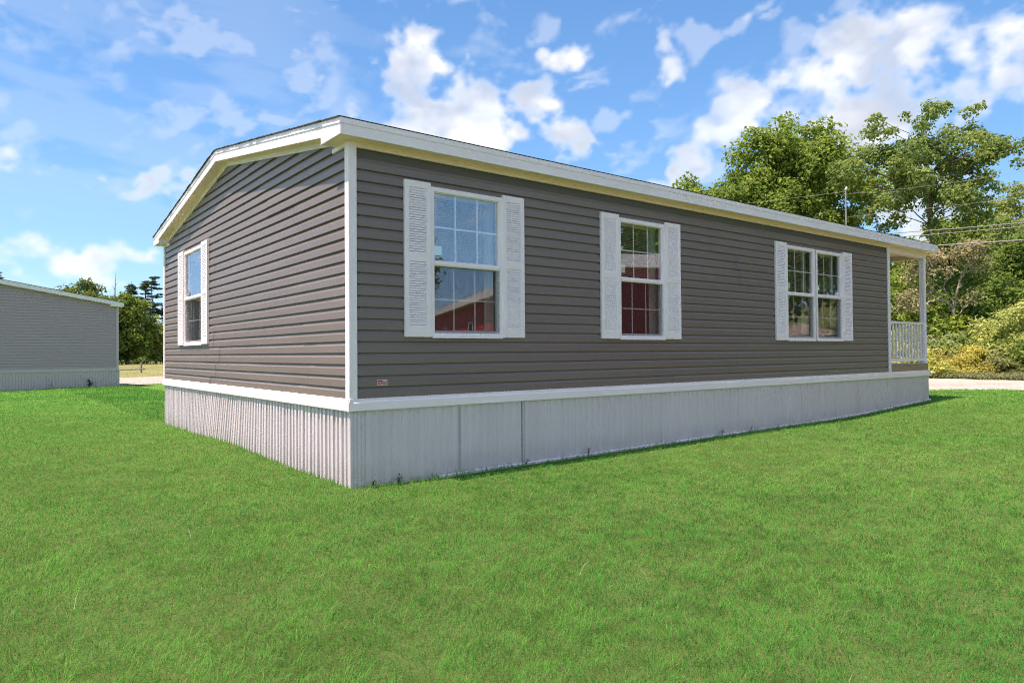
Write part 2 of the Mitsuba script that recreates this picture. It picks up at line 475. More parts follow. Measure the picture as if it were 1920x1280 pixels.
rows(fL, .06, L - .02, holesL, TOPL, 21, {3: .77, 1: 2.50, 17: 2.1})
rows(fE, .06, W - .03, holesE, TOPE, 28, {}, RIDGE, lambda z: (RIDGE - (3.19 - z) / SLOPE if z > 2.45 else 0, RIDGE + (3.19 - z) / SLOPE if z > 2.45 else W))

# wall shell behind the siding, floor, ceiling and far walls (hollow inside)
def shell(u0, u1, z0, z1, holes, put):
    us = sorted({u0, u1} | {x for h in holes for x in h[:2]})
    for a, b in zip(us[:-1], us[1:]):
        hh = [h for h in holes if h[0] <= (a + b) / 2 <= h[1]]
        if hh:
            put(a, b, z0, hh[0][2]); put(a, b, hh[0][3], z1)
        else:
            put(a, b, z0, z1)


mb = MB()
shell(.12, L, -.1, ZS, holesL, lambda a, b, c, d: mb.box(a, b, .027, .12, c, d))
shell(.018, W - .018, -.1, ZS, holesE, lambda a, b, c, d: mb.box(.027, .12, a, b, c, d))
mb.box(L - .1, L, .12, W - .12, -.1, ZS); mb.box(.12, L, W - .12, W - .018, -.1, ZS)
mb.prism([(.02, ZS), (W - .02, ZS), (RIDGE, rake_z(RIDGE) - .01)], .027, .1)
mb.box(5.6, 5.7, .12, W - .12, -.1, ZS); mb.box(.12, 5.6, 3.6, 3.7, -.1, ZS); mb.box(5.7, L - .1, 4.0, 4.1, -.1, ZS)
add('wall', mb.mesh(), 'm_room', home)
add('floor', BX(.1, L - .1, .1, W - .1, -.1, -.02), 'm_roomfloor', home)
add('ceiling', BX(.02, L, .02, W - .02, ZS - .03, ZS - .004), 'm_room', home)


def window(x0, x1, put, screen=True, blind=True, curtain=True, sticker=True, sash_only=False, upper_grille=True):
    """put(mb) maps local (u along the wall, y inwards, z) into the scene"""
    w, f = x1 - x0, .043
    z0, z1 = WZ0, WZ1; zm = 1.408
    mb = MB()
    # outer frame with a stepped inner lip
    for (a, b, c, d) in ((x0, x0 + f, z0, z1), (x1 - f, x1, z0, z1), (x0 + f, x1 - f, z1 - f - .008, z1), (x0 + f, x1 - f, z0, z0 + f)):
        mb.put(*(lambda m: (m.vertices, m.faces))(rbox(a, b, -.022, .07, c, d, .004)))
    mb.box(x0 + .012, x1 - .012, -.030, -.0215, z0 - .012, z0 + .016)
    win = add('window', put(mb), 'm_white', home)
    # sashes: the upper one sits outside, the lower one behind it
    s = .016
    mb = MB()
    xa, xb = x0 + f, x1 - f
    mb.box(xa, xa + s * .4, -.006, .03, zm, z1 - f); mb.box(xb - s, xb, -.006, .03, zm, z1 - f); mb.box(xa, xb, -.006, .03, z1 - f - s, z1 - f - .002)
    mb.put(*(lambda m: (m.vertices, m.faces))(rbox(xa - .002, xb + .002, -.018, .045, zm - .028, zm + .030, .005)))
    mb.box(xa, xb, -.024, -.016, zm - .012, zm + .004)
    add('sash', put(mb), 'm_white', win)
    mb = MB()
    mb.box(xa, xa + s * .5, .018, .06, z0 + f, zm - .028); mb.box(xb - s * 1.2, xb, .018, .06, z0 + f, zm - .028); mb.box(xa, xb, .018, .06, z0 + f, z0 + f + .012)
    add('sash', put(mb), 'm_white', win)
    mb = MB()                                # grey screen frame over the lower sash
    for (a, b, c, d) in ((xb - .038, xb - .018, z0 + f + .012, zm - .03), (xa + .008, xb - .018, z0 + f + .012, z0 + f + .028)):
        mb.box(a, b, .004, .014, c, d)
    add('screen_frame', put(mb), 'm_grey', win)
    for (c, d, yy, dx) in ((zm + .03, z1 - f - s, .012, 0), (z0 + f + .012, zm - .028, .036, .016)):
        mb = MB(); mb.put([[xa, yy, c], [xb, yy, c], [xb, yy, d], [xa, yy, d]], [[0, 1, 2, 3]])
        add('pane', put(mb), 'm_glass', win)
        mb = MB(); g = .0075; ww = xb - xa - 2 * dx; xx = xa
        if c > 1.3 and not upper_grille: continue
        for t in (1 / 3, 2 / 3):
            mb.box(xx + ww * t - g, xx + ww * t + g, yy + .004, yy + .010, c, d)
        mb.box(xa, xb, yy + .0045, yy + .0095, (c + d) / 2 - g, (c + d) / 2 + g)
        add('grille', put(mb), 'm_white', win)
    if screen:
        mb = MB(); mb.put([[xa, .006, z0 + f], [xb, .006, z0 + f], [xb, .006, zm - .028], [xa, .006, zm - .028]], [[0, 1, 2, 3]])
        add('insect_screen', put(mb), 'm_screen', win)
    if blind:
        mb = MB(); zt = z1 - f - .02
        for i in range(33):
            z = zt - .022 * (i + 1)
            if z < zm + .01: break
            mb.put([[xa + .02, .085, z + .003], [xb - .085, .085, z + .003], [xb - .085, .108, z - .004], [xa + .02, .108, z - .004]], [[0, 1, 2, 3]])
        add('blind_slats', put(mb), 'm_blind', win, kind='stuff')
        mb = MB(); mb.box(xa + .02, xb - .085, .08, .115, zt - .02, zt + .02); mb.box(xa + .02, xb - .085, .085, .108, zm - .006, zm + .006)
        for t in (.08, .86): mb.box(xa + .02 + t * (w - .2), xa + .024 + t * (w - .2), .082, .084, zm, zt)
        add('blind_rail', put(mb), 'm_blind', win)
    if curtain:
        mb = MB(); n = 18
        us = np.linspace(xb - .10, xb + .06, n); ys = .16 + .012 * np.sin(np.arange(n) * 1.3)
        v = [[u, y, z] for z in (z0 + .05, z1 - .02) for u, y in zip(us, ys)]
        mb.put(v, [[i, i + 1, i + 1 + n, i + n] for i in range(n - 1)])
        add('curtain', put(mb), 'm_curtain', win)
    if sticker:
        add('sticker', put(MB().box(xa + .012, xa + .11, .0135, .0145, zm + .09, zm + .19)), 'm_sticker', win, label='small pale label stuck inside the upper pane')
    return win


putL = lambda mb: mb.mesh()


def putE(mb):
    m = mb.mesh(); v = m.vertices.copy()
    return trimesh.Trimesh(np.c_[v[:, 1], v[:, 0], v[:, 2]], m.faces[:, ::-1], process=False)


for (a, b) in LONGW:
    window(a, b, putL)
window(*ENDW[0], putE, blind=False, curtain=False, sticker=False, upper_grille=False)
NSLAT = 0


def shutter(u0, u1, put, single):
    z0, z1 = .618, 2.252
    mb = MB(); st = .052
    R = lambda *a: (lambda m: mb.put(m.vertices, m.faces))(rbox(*a, .004))
    R(u0, u0 + st, -.036, .002, z0, z1); R(u1 - st, u1, -.036, .002, z0, z1)
    for c, d in ((z0, z0 + .105), (1.405, 1.490), (z1 - .075, z1)):
        R(u0 + st - .003, u1 - st + .003, -.0345, .002, c, d)
    mb.box(u0 + st, u1 - st, -.004, .001, z0 + .1, z1 - .07)
    for u in (u0 + st / 2, u1 - st / 2):      # screw caps
        for z in (z0 + .12, 1.45, z1 - .13):
            mb.box(u - .004, u + .004, -.0372, -.035, z - .004, z + .004)
    sh = add('shutter', put(mb), 'm_white', home)
    allm = MB()
    for c, d in ((z0 + .105, 1.405), (1.490, z1 - .075)):
        n = 27; pitch = (d - c) / n
        for i in range(n):
            zb = c + i * pitch + .001; zt = zb + pitch * .80
            v = [[u, y, z] for (y, z) in ((-.0330, zb), (-.030, zb - .0006), (-.0230, zt), (-.0260, zt + .0006)) for u in (u0 + st, u1 - st)]
            f = [[0, 1, 3, 2], [2, 3, 5, 4], [4, 5, 7, 6], [6, 7, 1, 0]]
            if single:
                add('slat', put(MB().put(v, f)), 'm_white', sh)
            else:
                allm.put(v, f)
    if not single:
        add('slats', put(allm), 'm_white', sh, kind='stuff')


shutter(.600, .915, putL, True); shutter(1.872, 2.187, putL, True)
shutter(3.462, 3.790, putL, True); shutter(4.727, 5.052, putL, True)
shutter(7.505, 7.836, putL, False); shutter(9.732, 10.066, putL, False)
shutter(6.650, 7.000, putE, False); shutter(5.085, 5.440, putE, False)

# corner posts
def corner_post(cx, cy, sx, sy, z0=-.045, z1=ZS):
    """an L of two flanges round the corner (cx, cy); sx, sy: directions into the walls"""
    mb = MB()
    a, b = cx - sx * .018, cy - sy * .018
    for (x0, x1, y0, y1) in ((a, cx + sx * .072, b, cy + sy * .012), (a, cx + sx * .012, cy + sy * .0125, cy + sy * .072)):
        m = rbox(min(x0, x1), max(x0, x1), min(y0, y1), max(y0, y1), z0, z1, .005); mb.put(m.vertices, m.faces)
    return mb.mesh()


add('corner_trim', corner_post(0, 0, 1, 1), 'm_white', home)
add('corner_trim', corner_post(0, W, 1, -1), 'm_white', home)
add('corner_trim', corner_post(L + .045, 0, -1, 1, -.07), 'm_white', home)

# base trim over the skirting
def base_trim(u0, u1, put):
    mb = MB()
    mb.prism([(-.008, .004), (.014, .004), (.014, -.118), (-.024, -.118), (-.028, -.112), (-.027, -.036), (-.022, -.029), (-.012, -.027), (-.0115, -.020), (-.016, -.017), (-.016, .0)], u0, u1)
    return put(mb)


cuts = [-.028, 3.60, 7.25, 10.9, PORCH + .09]
for a, b in zip(cuts[:-1], cuts[1:]):
    add('base_trim', base_trim(a, b - .002, putL), 'm_white', home)
cuts = [-.028, 3.66, 7.0, W + .028]
for a, b in zip(cuts[:-1], cuts[1:]):
    add('base_trim', base_trim(a + .001, b - .001, putE), 'm_white', home)

# skirting: ribbed vertical panels
def skirt_panel(u0, w, put, lean0, lean1, seed):
    D = .50 if put is putL else 1.15
    e = .011 if put is putL else .020 * D
    rr = random.Random(seed)
    prof = [(0, e)]
    n = 4; s = w / n
    for i in range(n):
        a = i * s; g = (.020 + .005 * (i % 2)) * D; k = .38 + .16 * (i % 2) + rr.uniform(-.06, .06)
        prof += [(a + .0015, .0), (a + s * (1 - k) - .004, .0), (a + s * (1 - k) + .003, g), (a + s * (1 - k * .5) - .006, g), (a + s * (1 - k * .5), g - .007 * D), (a + s * (1 - k * .5) + .006, g), (a + s - .0015, g)]
    prof[-1] = (w - (.009 if put is putL else .0045), e); prof.append((w + .0005, e))
    P = np.array(prof); zs = np.linspace(-.06, -1.02, 5)
    mb = MB(); v = []
    for z in zs:
        t = (-.06 - z) / .96
        l = (lean0 + (lean1 - lean0) * (P[:, 0] / w)) * t
        wob = (meshkit.noise(np.stack([(u0 + P[:, 0]) * 4, z + P[:, 0] * 0, P[:, 0] * 0 + seed], -1), 3) - .5) * (.0025 if put is putL else .008)
        v += [[u0 + x + d, y + o, z] for x, y, d, o in zip(P[:, 0], P[:, 1], l, wob)]
    n = len(P)
    for i in range(len(zs) - 1):
        mb.f.append(np.array([[i * n + j, i * n + j + 1, (i + 1) * n + j + 1, (i + 1) * n + j] for j in range(n - 1)])[:, [0, 1, 2]])
        mb.f.append(np.array([[i * n + j, i * n + j + 1, (i + 1) * n + j + 1, (i + 1) * n + j] for j in range(n - 1)])[:, [0, 2, 3]])
    mb.v = [np.array(v)]; mb.n = len(v)
    m = mb.mesh()
    return put(mb)


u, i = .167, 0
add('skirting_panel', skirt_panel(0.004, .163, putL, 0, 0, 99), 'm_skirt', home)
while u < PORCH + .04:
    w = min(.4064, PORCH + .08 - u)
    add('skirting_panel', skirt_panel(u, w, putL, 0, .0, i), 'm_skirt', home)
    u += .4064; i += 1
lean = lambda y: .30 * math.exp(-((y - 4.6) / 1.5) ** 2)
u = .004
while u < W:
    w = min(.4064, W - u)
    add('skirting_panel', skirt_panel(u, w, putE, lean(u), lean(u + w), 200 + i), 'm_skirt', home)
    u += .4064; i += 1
# perforated vent strip, dark joint strip, bottom track
mb = MB()
for k in range(70):
    for q_ in range(3):
        uu, zz = 1.262 + .012 * q_ + .006 * (k % 2), -.14 - .011 * k
        if zz < -.86: break
        mb.put([[uu, -.0042, zz], [uu + .0055, -.0042, zz + .0045], [uu + .011, -.0042, zz], [uu + .0055, -.0042, zz - .0045]], [[0, 1, 2, 3]])
add('vent_holes', mb.mesh(), 'm_grey', home, kind='stuff', label='narrow perforated vent strip in the grey skirting')
add('joint_strip', BX(2.152, 2.157, -.008, .01, -.95, -.118), 'm_grey', home, label='raised edge of a loose skirting panel')


def track(pts, put):
    mb = MB()
    lift = .014 if put is putL else -.03
    for (a, b) in zip(pts[:-1], pts[1:]):
        za, zb = (float(ground_z(*q_)) for q_ in (a, b))
        ua, ub = (a[0], b[0]) if put is putL else (a[1], b[1])
        mb.put([[ua, -.03, za + lift], [ub, -.03, zb + lift], [ub, .0, zb + lift + .004], [ua, 0, za + lift + .004], [ua, -.03, za - .05], [ub, -.03, zb - .05]], [[0, 1, 2, 3], [4, 5, 1, 0]])
    return put(mb)


add('bottom_track', track([(x, -.02) for x in np.linspace(1.0, PORCH + .10, 30)], putL), 'm_white', home)
add('bottom_track', track([(-.02, y) for y in np.linspace(.0, W, 20)], putE), 'm_white', home)
# red certification plate
plate = add('certification_plate', rbox(.290, .402, -.0065, .004, .127, .184, .0015), 'm_red', home, label='small red plate with a white edge low on the siding')
mb = MB()
for b in ((.290, .402, .1275, .1315), (.290, .402, .1795, .1835), (.290, .294, .1315, .1795), (.398, .402, .1315, .1795), (.352, .394, .170, .178)):
    mb.box(b[0], b[1], -.0074, -.0064, b[2], b[3])
for z in (.142, .151, .160):
    for x in np.arange(.302, .388, .0085):
        mb.box(x, x + .0052, -.0071, -.0064, z, z + .0035)
add('print', mb.mesh(), 'm_white', plate)

# ---- roof, fascia, soffit
X0, X1 = -OV, PORCH + OV + .01


def chevron(lo, hi, x0, x1, over=0.0, y0=None, y1=None):
    """a slab following both roof slopes, from lo to hi above the soffit line"""
    a, b = -OV - over, 2 * RIDGE + OV + over
    zl = lambda y: rake_z(y)
    P = [(a, zl(a) + lo), (RIDGE, zl(RIDGE) + lo), (b, zl(b) + lo), (b, zl(b) + hi), (RIDGE, zl(RIDGE) + hi), (a, zl(a) + hi)]
    return MB().prism(P, x0, x1).mesh()


def half(lo, hi, x0, x1, y0, y1):
    P = [(y0, rake_z(y0) + lo), (y1, rake_z(y1) + lo), (y1, rake_z(y1) + hi), (y0, rake_z(y0) + hi)]
    return MB().prism(P, x0, x1).mesh()


roof = add('roof', chevron(.012, .150, X0 + .004, X1 - .004), 'm_wood', home)
mb = MB()                                     # shingle courses, stepped, with ragged tab ends
rs = random.Random(8)
for side in (0, 1):
    n = 30; run = RIDGE + OV + .02
    for k in range(n):
        a, b = -OV - .02 + k * run / n, -OV - .02 + (k + 1.25) * run / n
        b = min(b, RIDGE + .02)
        e0, e1 = -.030 - rs.uniform(0, .010), rs.uniform(0, .01) + .030
        za, zb = rake_z(a) + .172, rake_z(b) + .166
        ya, yb = (a, b) if side == 0 else (2 * RIDGE - a, 2 * RIDGE - b)
        mb.hexa([[X0 + e0, ya, za - .012], [X1 + e1, ya, za - .012], [X0 + e0, yb, zb - .012], [X1 + e1, yb, zb - .012], [X0 + e0, ya, za], [X1 + e1, ya, za], [X0 + e0, yb, zb], [X1 + e1, yb, zb]])
add('shingles', mb.mesh(), 'm_shingle', roof, kind='stuff')
# rake fascia (both ends) in lengths, with the drip edge above
def rakes(xa, xb, da, db):
    ys = [-OV, 1.30, 3.05, RIDGE, 5.6, 2 * RIDGE + OV]
    for a, b in zip(ys[:-1], ys[1:]):
        gap = .0015
        add('fascia', half(0, .104, xa, xb, a + gap, b - gap), 'm_white', home)
    ys = [-OV, 2.2, RIDGE, 6.4, 2 * RIDGE + OV]
    for a, b in zip(ys[:-1], ys[1:]):
        add('drip_edge', half(.1045, .158, da, db, a + .0006, b - .0006), 'm_white', home)


rakes(X0 - .012, X0 + .003, X0 - .019, X0 + .003)
rakes(X1 - .003, X1 + .012, X1 - .003, X1 + .019)
for sgn in (0, 1):
    fy = (lambda y: y) if sgn == 0 else (lambda y: 2 * RIDGE - y)
    xs = [X0 - .012, 2.4, 5.6, 8.9, 11.9, X1 + .012]
    def bar(x0, x1, ya, yb, z0, z1): return BX(x0, x1, min(fy(ya), fy(yb)), max(fy(ya), fy(yb)), z0, z1)
    for a, b in zip(xs[:-1], xs[1:]):
        add('fascia', bar(a + .0007, b - .0007, -OV - .012, -OV - .0005, ZS, ZS + .104), 'm_white', home)
    xs = [X0 - .019, 1.55, 4.6, 7.7, 10.8, X1 + .019]
    for a, b in zip(xs[:-1], xs[1:]):
        add('drip_edge', bar(a + .0007, b - .0007, -OV - .019, -OV - .0005, ZS + .1045, ZS + .160), 'm_white', home)
    add('soffit', bar(X0, X1, -OV, .0165, ZS + .004, ZS + .012), 'm_soffit', home)
    add('frieze', bar(.03 if sgn == 0 else 0, L + .02, -.012, .018, 2.494, ZS + .0035), 'm_soffit', home)
add('soffit', chevron(.004, .011, X0 + .0035, .017), 'm_soffit', home)
add('soffit', chevron(.004, .011, L, X1 - .0035), 'm_soffit', home)
# frieze under the rake soffit on the end wall
for a, b in ((.30, 2.30), (2.302, RIDGE), (RIDGE, 6.0), (6.002, W - .30)):
    add('frieze', half(-ZF, .0035, -.010, .017, a, b), 'm_white', home)
# eave returns: boxed ends of the flat soffit
for sgn in (0, 1):
    fy = (lambda y: y) if sgn == 0 else (lambda y: 2 * RIDGE - y)
    e = .295
    P = [(fy(-OV), ZS), (fy(e), ZS), (fy(e), rake_z(e)), (fy(-OV), rake_z(-OV) + .0005)]
    add('eave_return', MB().prism(P, X0 - .0135, X0 - .001).mesh(), 'm_white', home)
    add('eave_return', BX(X0 - .001, .015, min(fy(e), fy(e - .012)), max(fy(e), fy(e - .012)), ZS, rake_z(e) + .003), 'm_white', home)
    add('soffit', BX(X0 - .001, .0165, *sorted((fy(.0170), fy(e - .0125))), ZS + .0005, ZS + .008), 'm_soffit', home)
    add('frieze', BX(-.011, .017, *sorted((fy(.073), fy(.385))), 2.500, ZS), 'm_white', home)

# ---- porch
deck = add('porch_deck', BX(L, PORCH + .05, .03, W - .03, .095, .128), 'm_wood', home)
for k in range(16):
    y = .015 + k * .142
    add('deck_board', rbox(L + .06, PORCH + .06, y, y + .136, .1285, .150, .003), 'm_grey', deck)
add('rim_joist', BX(L + .06, PORCH + .05, .004, .028, .004, .126), 'm_wood', home)
add('skirting_panel', BX(PORCH + .07, PORCH + .085, .02, W, -.95, -.06), 'm_skirt', home)
add('base_trim', BX(PORCH + .065, PORCH + .09, .02, W + .02, -.118, .002), 'm_white', home)
for y in (.0, W / 2 - .05, W - .11):
    p_ = add('porch_post', rbox(13.322, 13.422, y + .003, y + .105, .15, 2.412, .006), 'm_white', home)
    add('post_collar', rbox(13.312, 13.432, y - .007, y + .115, .1505, .205, .004), 'm_white', p_)
    add('post_collar', rbox(13.314, 13.430, y - .005, y + .113, 2.345, 2.4115, .004), 'm_white', p_)
add('porch_beam', BX(L + .047, 13.430, -.004, .120, 2.4125, ZS + .0035), 'm_soffit', home)
add('porch_beam', BX(13.315, 13.430, .1205, W, 2.4125, ZS + .0035), 'm_soffit', home)
add('porch_gable', MB().prism([(.02, ZS + .004), (W - .02, ZS + .004), (RIDGE, rake_z(RIDGE) - .01)], 13.33, 13.42).mesh(), 'm_siding', home)
add('porch_ceiling', BX(L, 13.31, .125, W - .1, ZS - .03, ZS - .002), 'm_soffit', home)
rail = add('porch_railing', MB().box(L + .045, 13.321, .022, .075, .985, 1.030).box(L + .045, 13.321, .030, .068, .205, .262).mesh(), 'm_white', home)
for k in range(11):
    x = L + .145 + k * .1435
    add('baluster', rbox(x, x + .036, .032, .066, .262, .985, .003), 'm_white', rail)

# ---------------------------------------------------------------- the neighbouring home
def xform(mesh, org, ang):
    c, s = math.cos(ang), math.sin(ang); v = mesh.vertices
    return trimesh.Trimesh(np.c_[org[0] + c * v[:, 0] - s * v[:, 1], org[1] + s * v[:, 0] + c * v[:, 1], v[:, 2] + org[2]], mesh.faces, process=False)


bsdf('m_greysiding', (.385, .318, .352), .5)
bsdf('m_paleskirt', (.52, .46, .475), .5)
nb = thing('neighbouring_home', 'grey sided home with pale skirting partly in view across the lawn', 'house')
NO, NA = (1.93, 26.6, -.055), math.radians(9.8)     # local x runs left along its end wall as -u, y runs away
NP = lambda m: xform(m, NO, NA)
NW, NR = 8.24, -4.12
nz = lambda x: ZS + SLOPE * (4.12 + OV - abs(x - NR))
ntop = [(SLOPE, 1, ZS + SLOPE * (OV) + .0), (-SLOPE, 1, ZS + SLOPE * (8.24 + OV))]
m = siding_mesh(lambda u, z, o: (u, .016 - o, z), -NW + .03, -.06, 0, 28, [], ntop, step=1.2, ridge=NR)
add('siding', NP(m), 'm_greysiding', nb, kind='stuff', smooth=35)
add('wall', NP(MB().box(-NW + .02, -.02, .017, .1, -.2, ZS).prism([(-NW + .02, ZS), (-.02, ZS), (NR, nz(NR) - .03)], .017, .1, ax=1).box(-.1, -.017, .1, 13, -.2, ZS).box(-NW + .017, -NW + .1, .1, 13, -.2, ZS).box(-NW, 0, 12.9, 13, -.2, ZS).mesh()), 'm_greysiding', nb)
add('corner_trim', NP(MB().box(-.075, .018, -.018, .012, -.04, ZS).box(-.012, .018, .0125, .08, -.04, ZS).mesh()), 'm_paleskirt', nb)
add('base_trim', NP(MB().box(-NW, .022, -.024, .014, -.125, .0).box(.0005, .024, .0145, 13, -.125, 0).mesh()), 'm_paleskirt', nb)
mb = MB(); xs = np.arange(-NW, .0, .1)
for a in xs:
    mb.box(a, a + .062, -.004, .012, -1.05, -.1); mb.box(a + .062, a + .1, .011, .016, -1.05, -.1)
mb.box(-.01, .0, .012, 13, -1.05, -.1)
add('skirting', NP(mb.mesh()), 'm_paleskirt', nb, kind='stuff')


def nprism(lo, hi, y0, y1, xa=-8.24 - OV, xb=OV):
    P = [(xa, nz(xa) + lo), (NR, nz(NR) + lo), (xb, nz(xb) + lo), (xb, nz(xb) + hi), (NR, nz(NR) + hi), (xa, nz(xa) + hi)]
    return NP(MB().prism(P, y0, y1, ax=1).mesh())


nroof = add('roof', nprism(.012, .15, -OV + .004, 13.2), 'm_wood', nb)
add('shingles', nprism(.158, .174, -OV - .03, 13.2, -8.24 - OV - .02, OV + .02), 'm_shingle', nroof, kind='stuff')
add('fascia', nprism(0, .157, -OV - .014, -OV + .003), 'm_white', nb)
add('fascia', NP(BX(OV, OV + .014, -OV - .014, 13.2, ZS, ZS + .15)), 'm_white', nb)
add('soffit', nprism(.003, .011, -OV + .0035, .016), 'm_soffit', nb)
add('soffit', NP(BX(-.0, OV - .001, .017, 13.2, ZS + .003, ZS + .011)), 'm_soffit', nb)
add('eave_return', NP(MB().prism([(OV, ZS - .004), (-.32, ZS - .004), (-.32, nz(-.32)), (OV, nz(OV))], -OV - .016, .0, ax=1).mesh()), 'm_white', nb)

# ---------------------------------------------------------------- the red home opposite (seen mirrored in the panes)
rh = thing('red_home', 'dark red sided home with white eaves mirrored in the window panes', 'house')
RO, RA = (9.5, -6.5, -.50), math.radians(-67)
RP = lambda m: xform(m, RO, RA)
RL, RW, RH = 29.0, 4.4, 3.35
mb = MB()
for k in range(30):
    z = k * .1143 - .3
    mb.hexa([[0, -.001, z], [RL, -.001, z], [0, .06, z], [RL, .06, z], [0, .012, z + .1143], [RL, .012, z + .1143], [0, .06, z + .1143], [RL, .06, z + .1143]])
    mb.hexa([[-.001, .06, z], [.06, .06, z], [-.001, RW, z], [.06, RW, z], [.012, .06, z + .1143], [.06, .06, z + .1143], [.012, RW, z + .1143], [.06, RW, z + .1143]])
mb.box(0, RL, RW - .06, RW, -.3, 3.1); mb.box(RL - .06, RL, .07, RW - .07, -.3, 3.1)
# mirrored side: the house stands on the far side of its wall line
flip = lambda m: RP(trimesh.Trimesh(m.vertices * [1, 1, 1], m.faces, process=False))
add('siding', flip(mb.mesh()), 'm_redwall', rh, kind='stuff')
add('skirting', flip(BX(.02, RL - .02, .02, RW - .02, -1.1, -.3)), 'm_skirt', rh)
o = .32
add('fascia', flip(MB().box(-o, RL + o, -o, -o + .02, 3.12, 3.45).box(-o, -o + .02, -o + .021, RW + o, 3.12, 3.45).mesh()), 'm_white', rh)
add('soffit', flip(BX(-o + .02, RL + o, -o + .02, RW + o, 3.13, 3.15)), 'm_soffit', rh)
hv = [[-o, -o, 3.46], [RL + o, -o, 3.46], [RL + o, RW + o, 3.46], [-o, RW + o, 3.46], [RW / 2, RW / 2, 3.82], [RL - RW / 2, RW / 2, 3.82]]
add('roof', flip(trimesh.Trimesh(hv, [[0, 1, 5], [0, 5, 4], [2, 3, 4], [2, 4, 5], [3, 0, 4], [1, 2, 5], [0, 2, 1], [0, 3, 2]], process=False)), 'm_shingle', rh)
add('roof_vent', flip(BX(9.6, 9.9, .6, .9, 3.4, 3.85)), 'm_grey', rh)
for a in (14.0, 21.0):
    w_ = add('window', flip(MB().box(a, a + .07, -.03, .0, .75, 2.35).box(a + .95, a + 1.02, -.03, 0, .75, 2.35).box(a + .07, a + .95, -.03, 0, .75, .82).box(a + .07, a + .95, -.03, 0, 2.28, 2.35).mesh()), 'm_white', rh)
    add('pane', flip(BX(a + .07, a + .95, -.012, -.004, .82, 2.28)), 'm_dark', w_)

# ---------------------------------------------------------------- grass
R = np.random.default_rng(11)


def grass():
    N = 1_050_000
    u = R.random(N); e = .45
    r0, r1 = 1.9, 46.0
    rr = (r0 ** e + u * (r1 ** e - r0 ** e)) ** (1 / e)
    a = np.radians(R.uniform(2, 103, N))
    x, y = CAM[0] + rr * np.cos(a), CAM[1] + rr * np.sin(a)
    house = (x > -.012) & (x < PORCH + .08) & (y > -.02) & (y < W + .02)
    c, s = math.cos(NA), math.sin(NA); lx, ly = (x - NO[0]) * c + (y - NO[1]) * s, -(x - NO[0]) * s + (y - NO[1]) * c
    nbr = (lx < .03) & (lx > -NW) & (ly > -.02)
    # nothing grows where the house hides it from every near viewpoint
    keep = inpoly(x, y, LAWN) & ~house & ~nbr & ~((x > 2.5) & (y > 9))
    x, y, rr = x[keep], y[keep], rr[keep]
    # a tuft's blades lean out from a common root
    n = len(x)
    p = np.stack([x, y, x * 0], -1)
    n1, n2, n3 = meshkit.fbm(p * 1.6, 3, 21), meshkit.fbm(p * 7.5, 3, 22), meshkit.fbm(p * .35, 3, 23)
    h = np.clip(.016 + .034 * (n2 - .25) + .020 * (n1 - .3), .015, .06) * R.uniform(.6, 1.3, n) * (1 + .010 * rr)
    w = .0021 * (rr / 3) ** .74 * R.uniform(.7, 1.3, n)
    th = R.uniform(0, 2 * np.pi, n)
    bend = h * R.uniform(.25, 1.3, n)
    ph = 4 * np.pi * meshkit.fbm(p * 6.0, 2, 24) + R.normal(0, .9, n)
    dry = R.random(n) < .012 + .05 * np.clip((meshkit.fbm(p * 2.3, 3, 27) - .60) * 5, 0, 1)
    stem = R.random(n) < np.where(rr < 9, .00022, 0)          # long pale dry stalks
    edge = np.minimum(np.hypot(np.maximum(x - PORCH, 0), np.maximum(-y, 0)) + 9 * (x < 0), np.maximum(-x, 0) + 9 * (y < 0) + 9 * (x > 0))
    h = h * (1 + R.uniform(0, 1.5, n) * np.exp(-(edge / .07) ** 2))
    h = np.where(stem, R.uniform(.05, .09, n), h); bend = np.where(stem, R.uniform(.05, .13, n), bend); w = np.where(stem, .0032, w)
    dx, dy = np.cos(ph) * bend, np.sin(ph) * bend
    z = ground_z(x, y) - .004
    sx, sy = np.cos(th) * w / 2, np.sin(th) * w / 2
    base = np.stack([x, y, z], -1); side = np.stack([sx, sy, sx * 0], -1)
    mid = base + np.stack([dx * .33, dy * .33, h * .62], -1)
    tip = base + np.stack([dx, dy, h], -1)
    t = np.clip(.55 + (n1 - .5) * 1.0 + (n3 - .5) * 1.1 + R.normal(0, .2, n), 0, 1)[:, None]
    fresh, yell = np.array([.085, .300, .052]), np.array([.178, .400, .078])
    col = fresh * (1 - t) + yell * t
    col = np.where(dry[:, None], np.array([.33, .31, .13]) * R.uniform(.7, 1.2, (n, 1)), col)
    col = np.where(stem[:, None], np.array([.55, .50, .34]), col)
    col *= R.uniform(.8, 1.2, (n, 1))
    near = (rr < 8) | stem
    V1 = np.stack([base - side, base + side, mid + side * .8, mid - side * .8, tip], 1)[near]
    i1 = np.arange(len(V1)) * 5
    F1 = np.concatenate([np.stack([i1, i1 + 1, i1 + 2], -1), np.stack([i1, i1 + 2, i1 + 3], -1), np.stack([i1 + 3, i1 + 2, i1 + 4], -1)])
    V2 = np.stack([base - side * 1.25, base + side * 1.25, tip], 1)[~near]
    i2 = np.arange(len(V2)) * 3 + len(V1) * 5
    F2 = np.stack([i2, i2 + 1, i2 + 2], -1)
    C = np.concatenate([np.repeat(col[near][:, None], 5, 1).reshape(-1, 3), np.repeat(col[~near][:, None], 3, 1).reshape(-1, 3)])
    return trimesh.Trimesh(np.concatenate([V1.reshape(-1, 3), V2.reshape(-1, 3)]), np.concatenate([F1, F2]), process=False), C


m, C = grass()
add('grass', m, 'm_grass', kind='stuff', label='short bright green grass blades all over the lawn', category='grass', color=C)

# ---------------------------------------------------------------- trees and shrubs


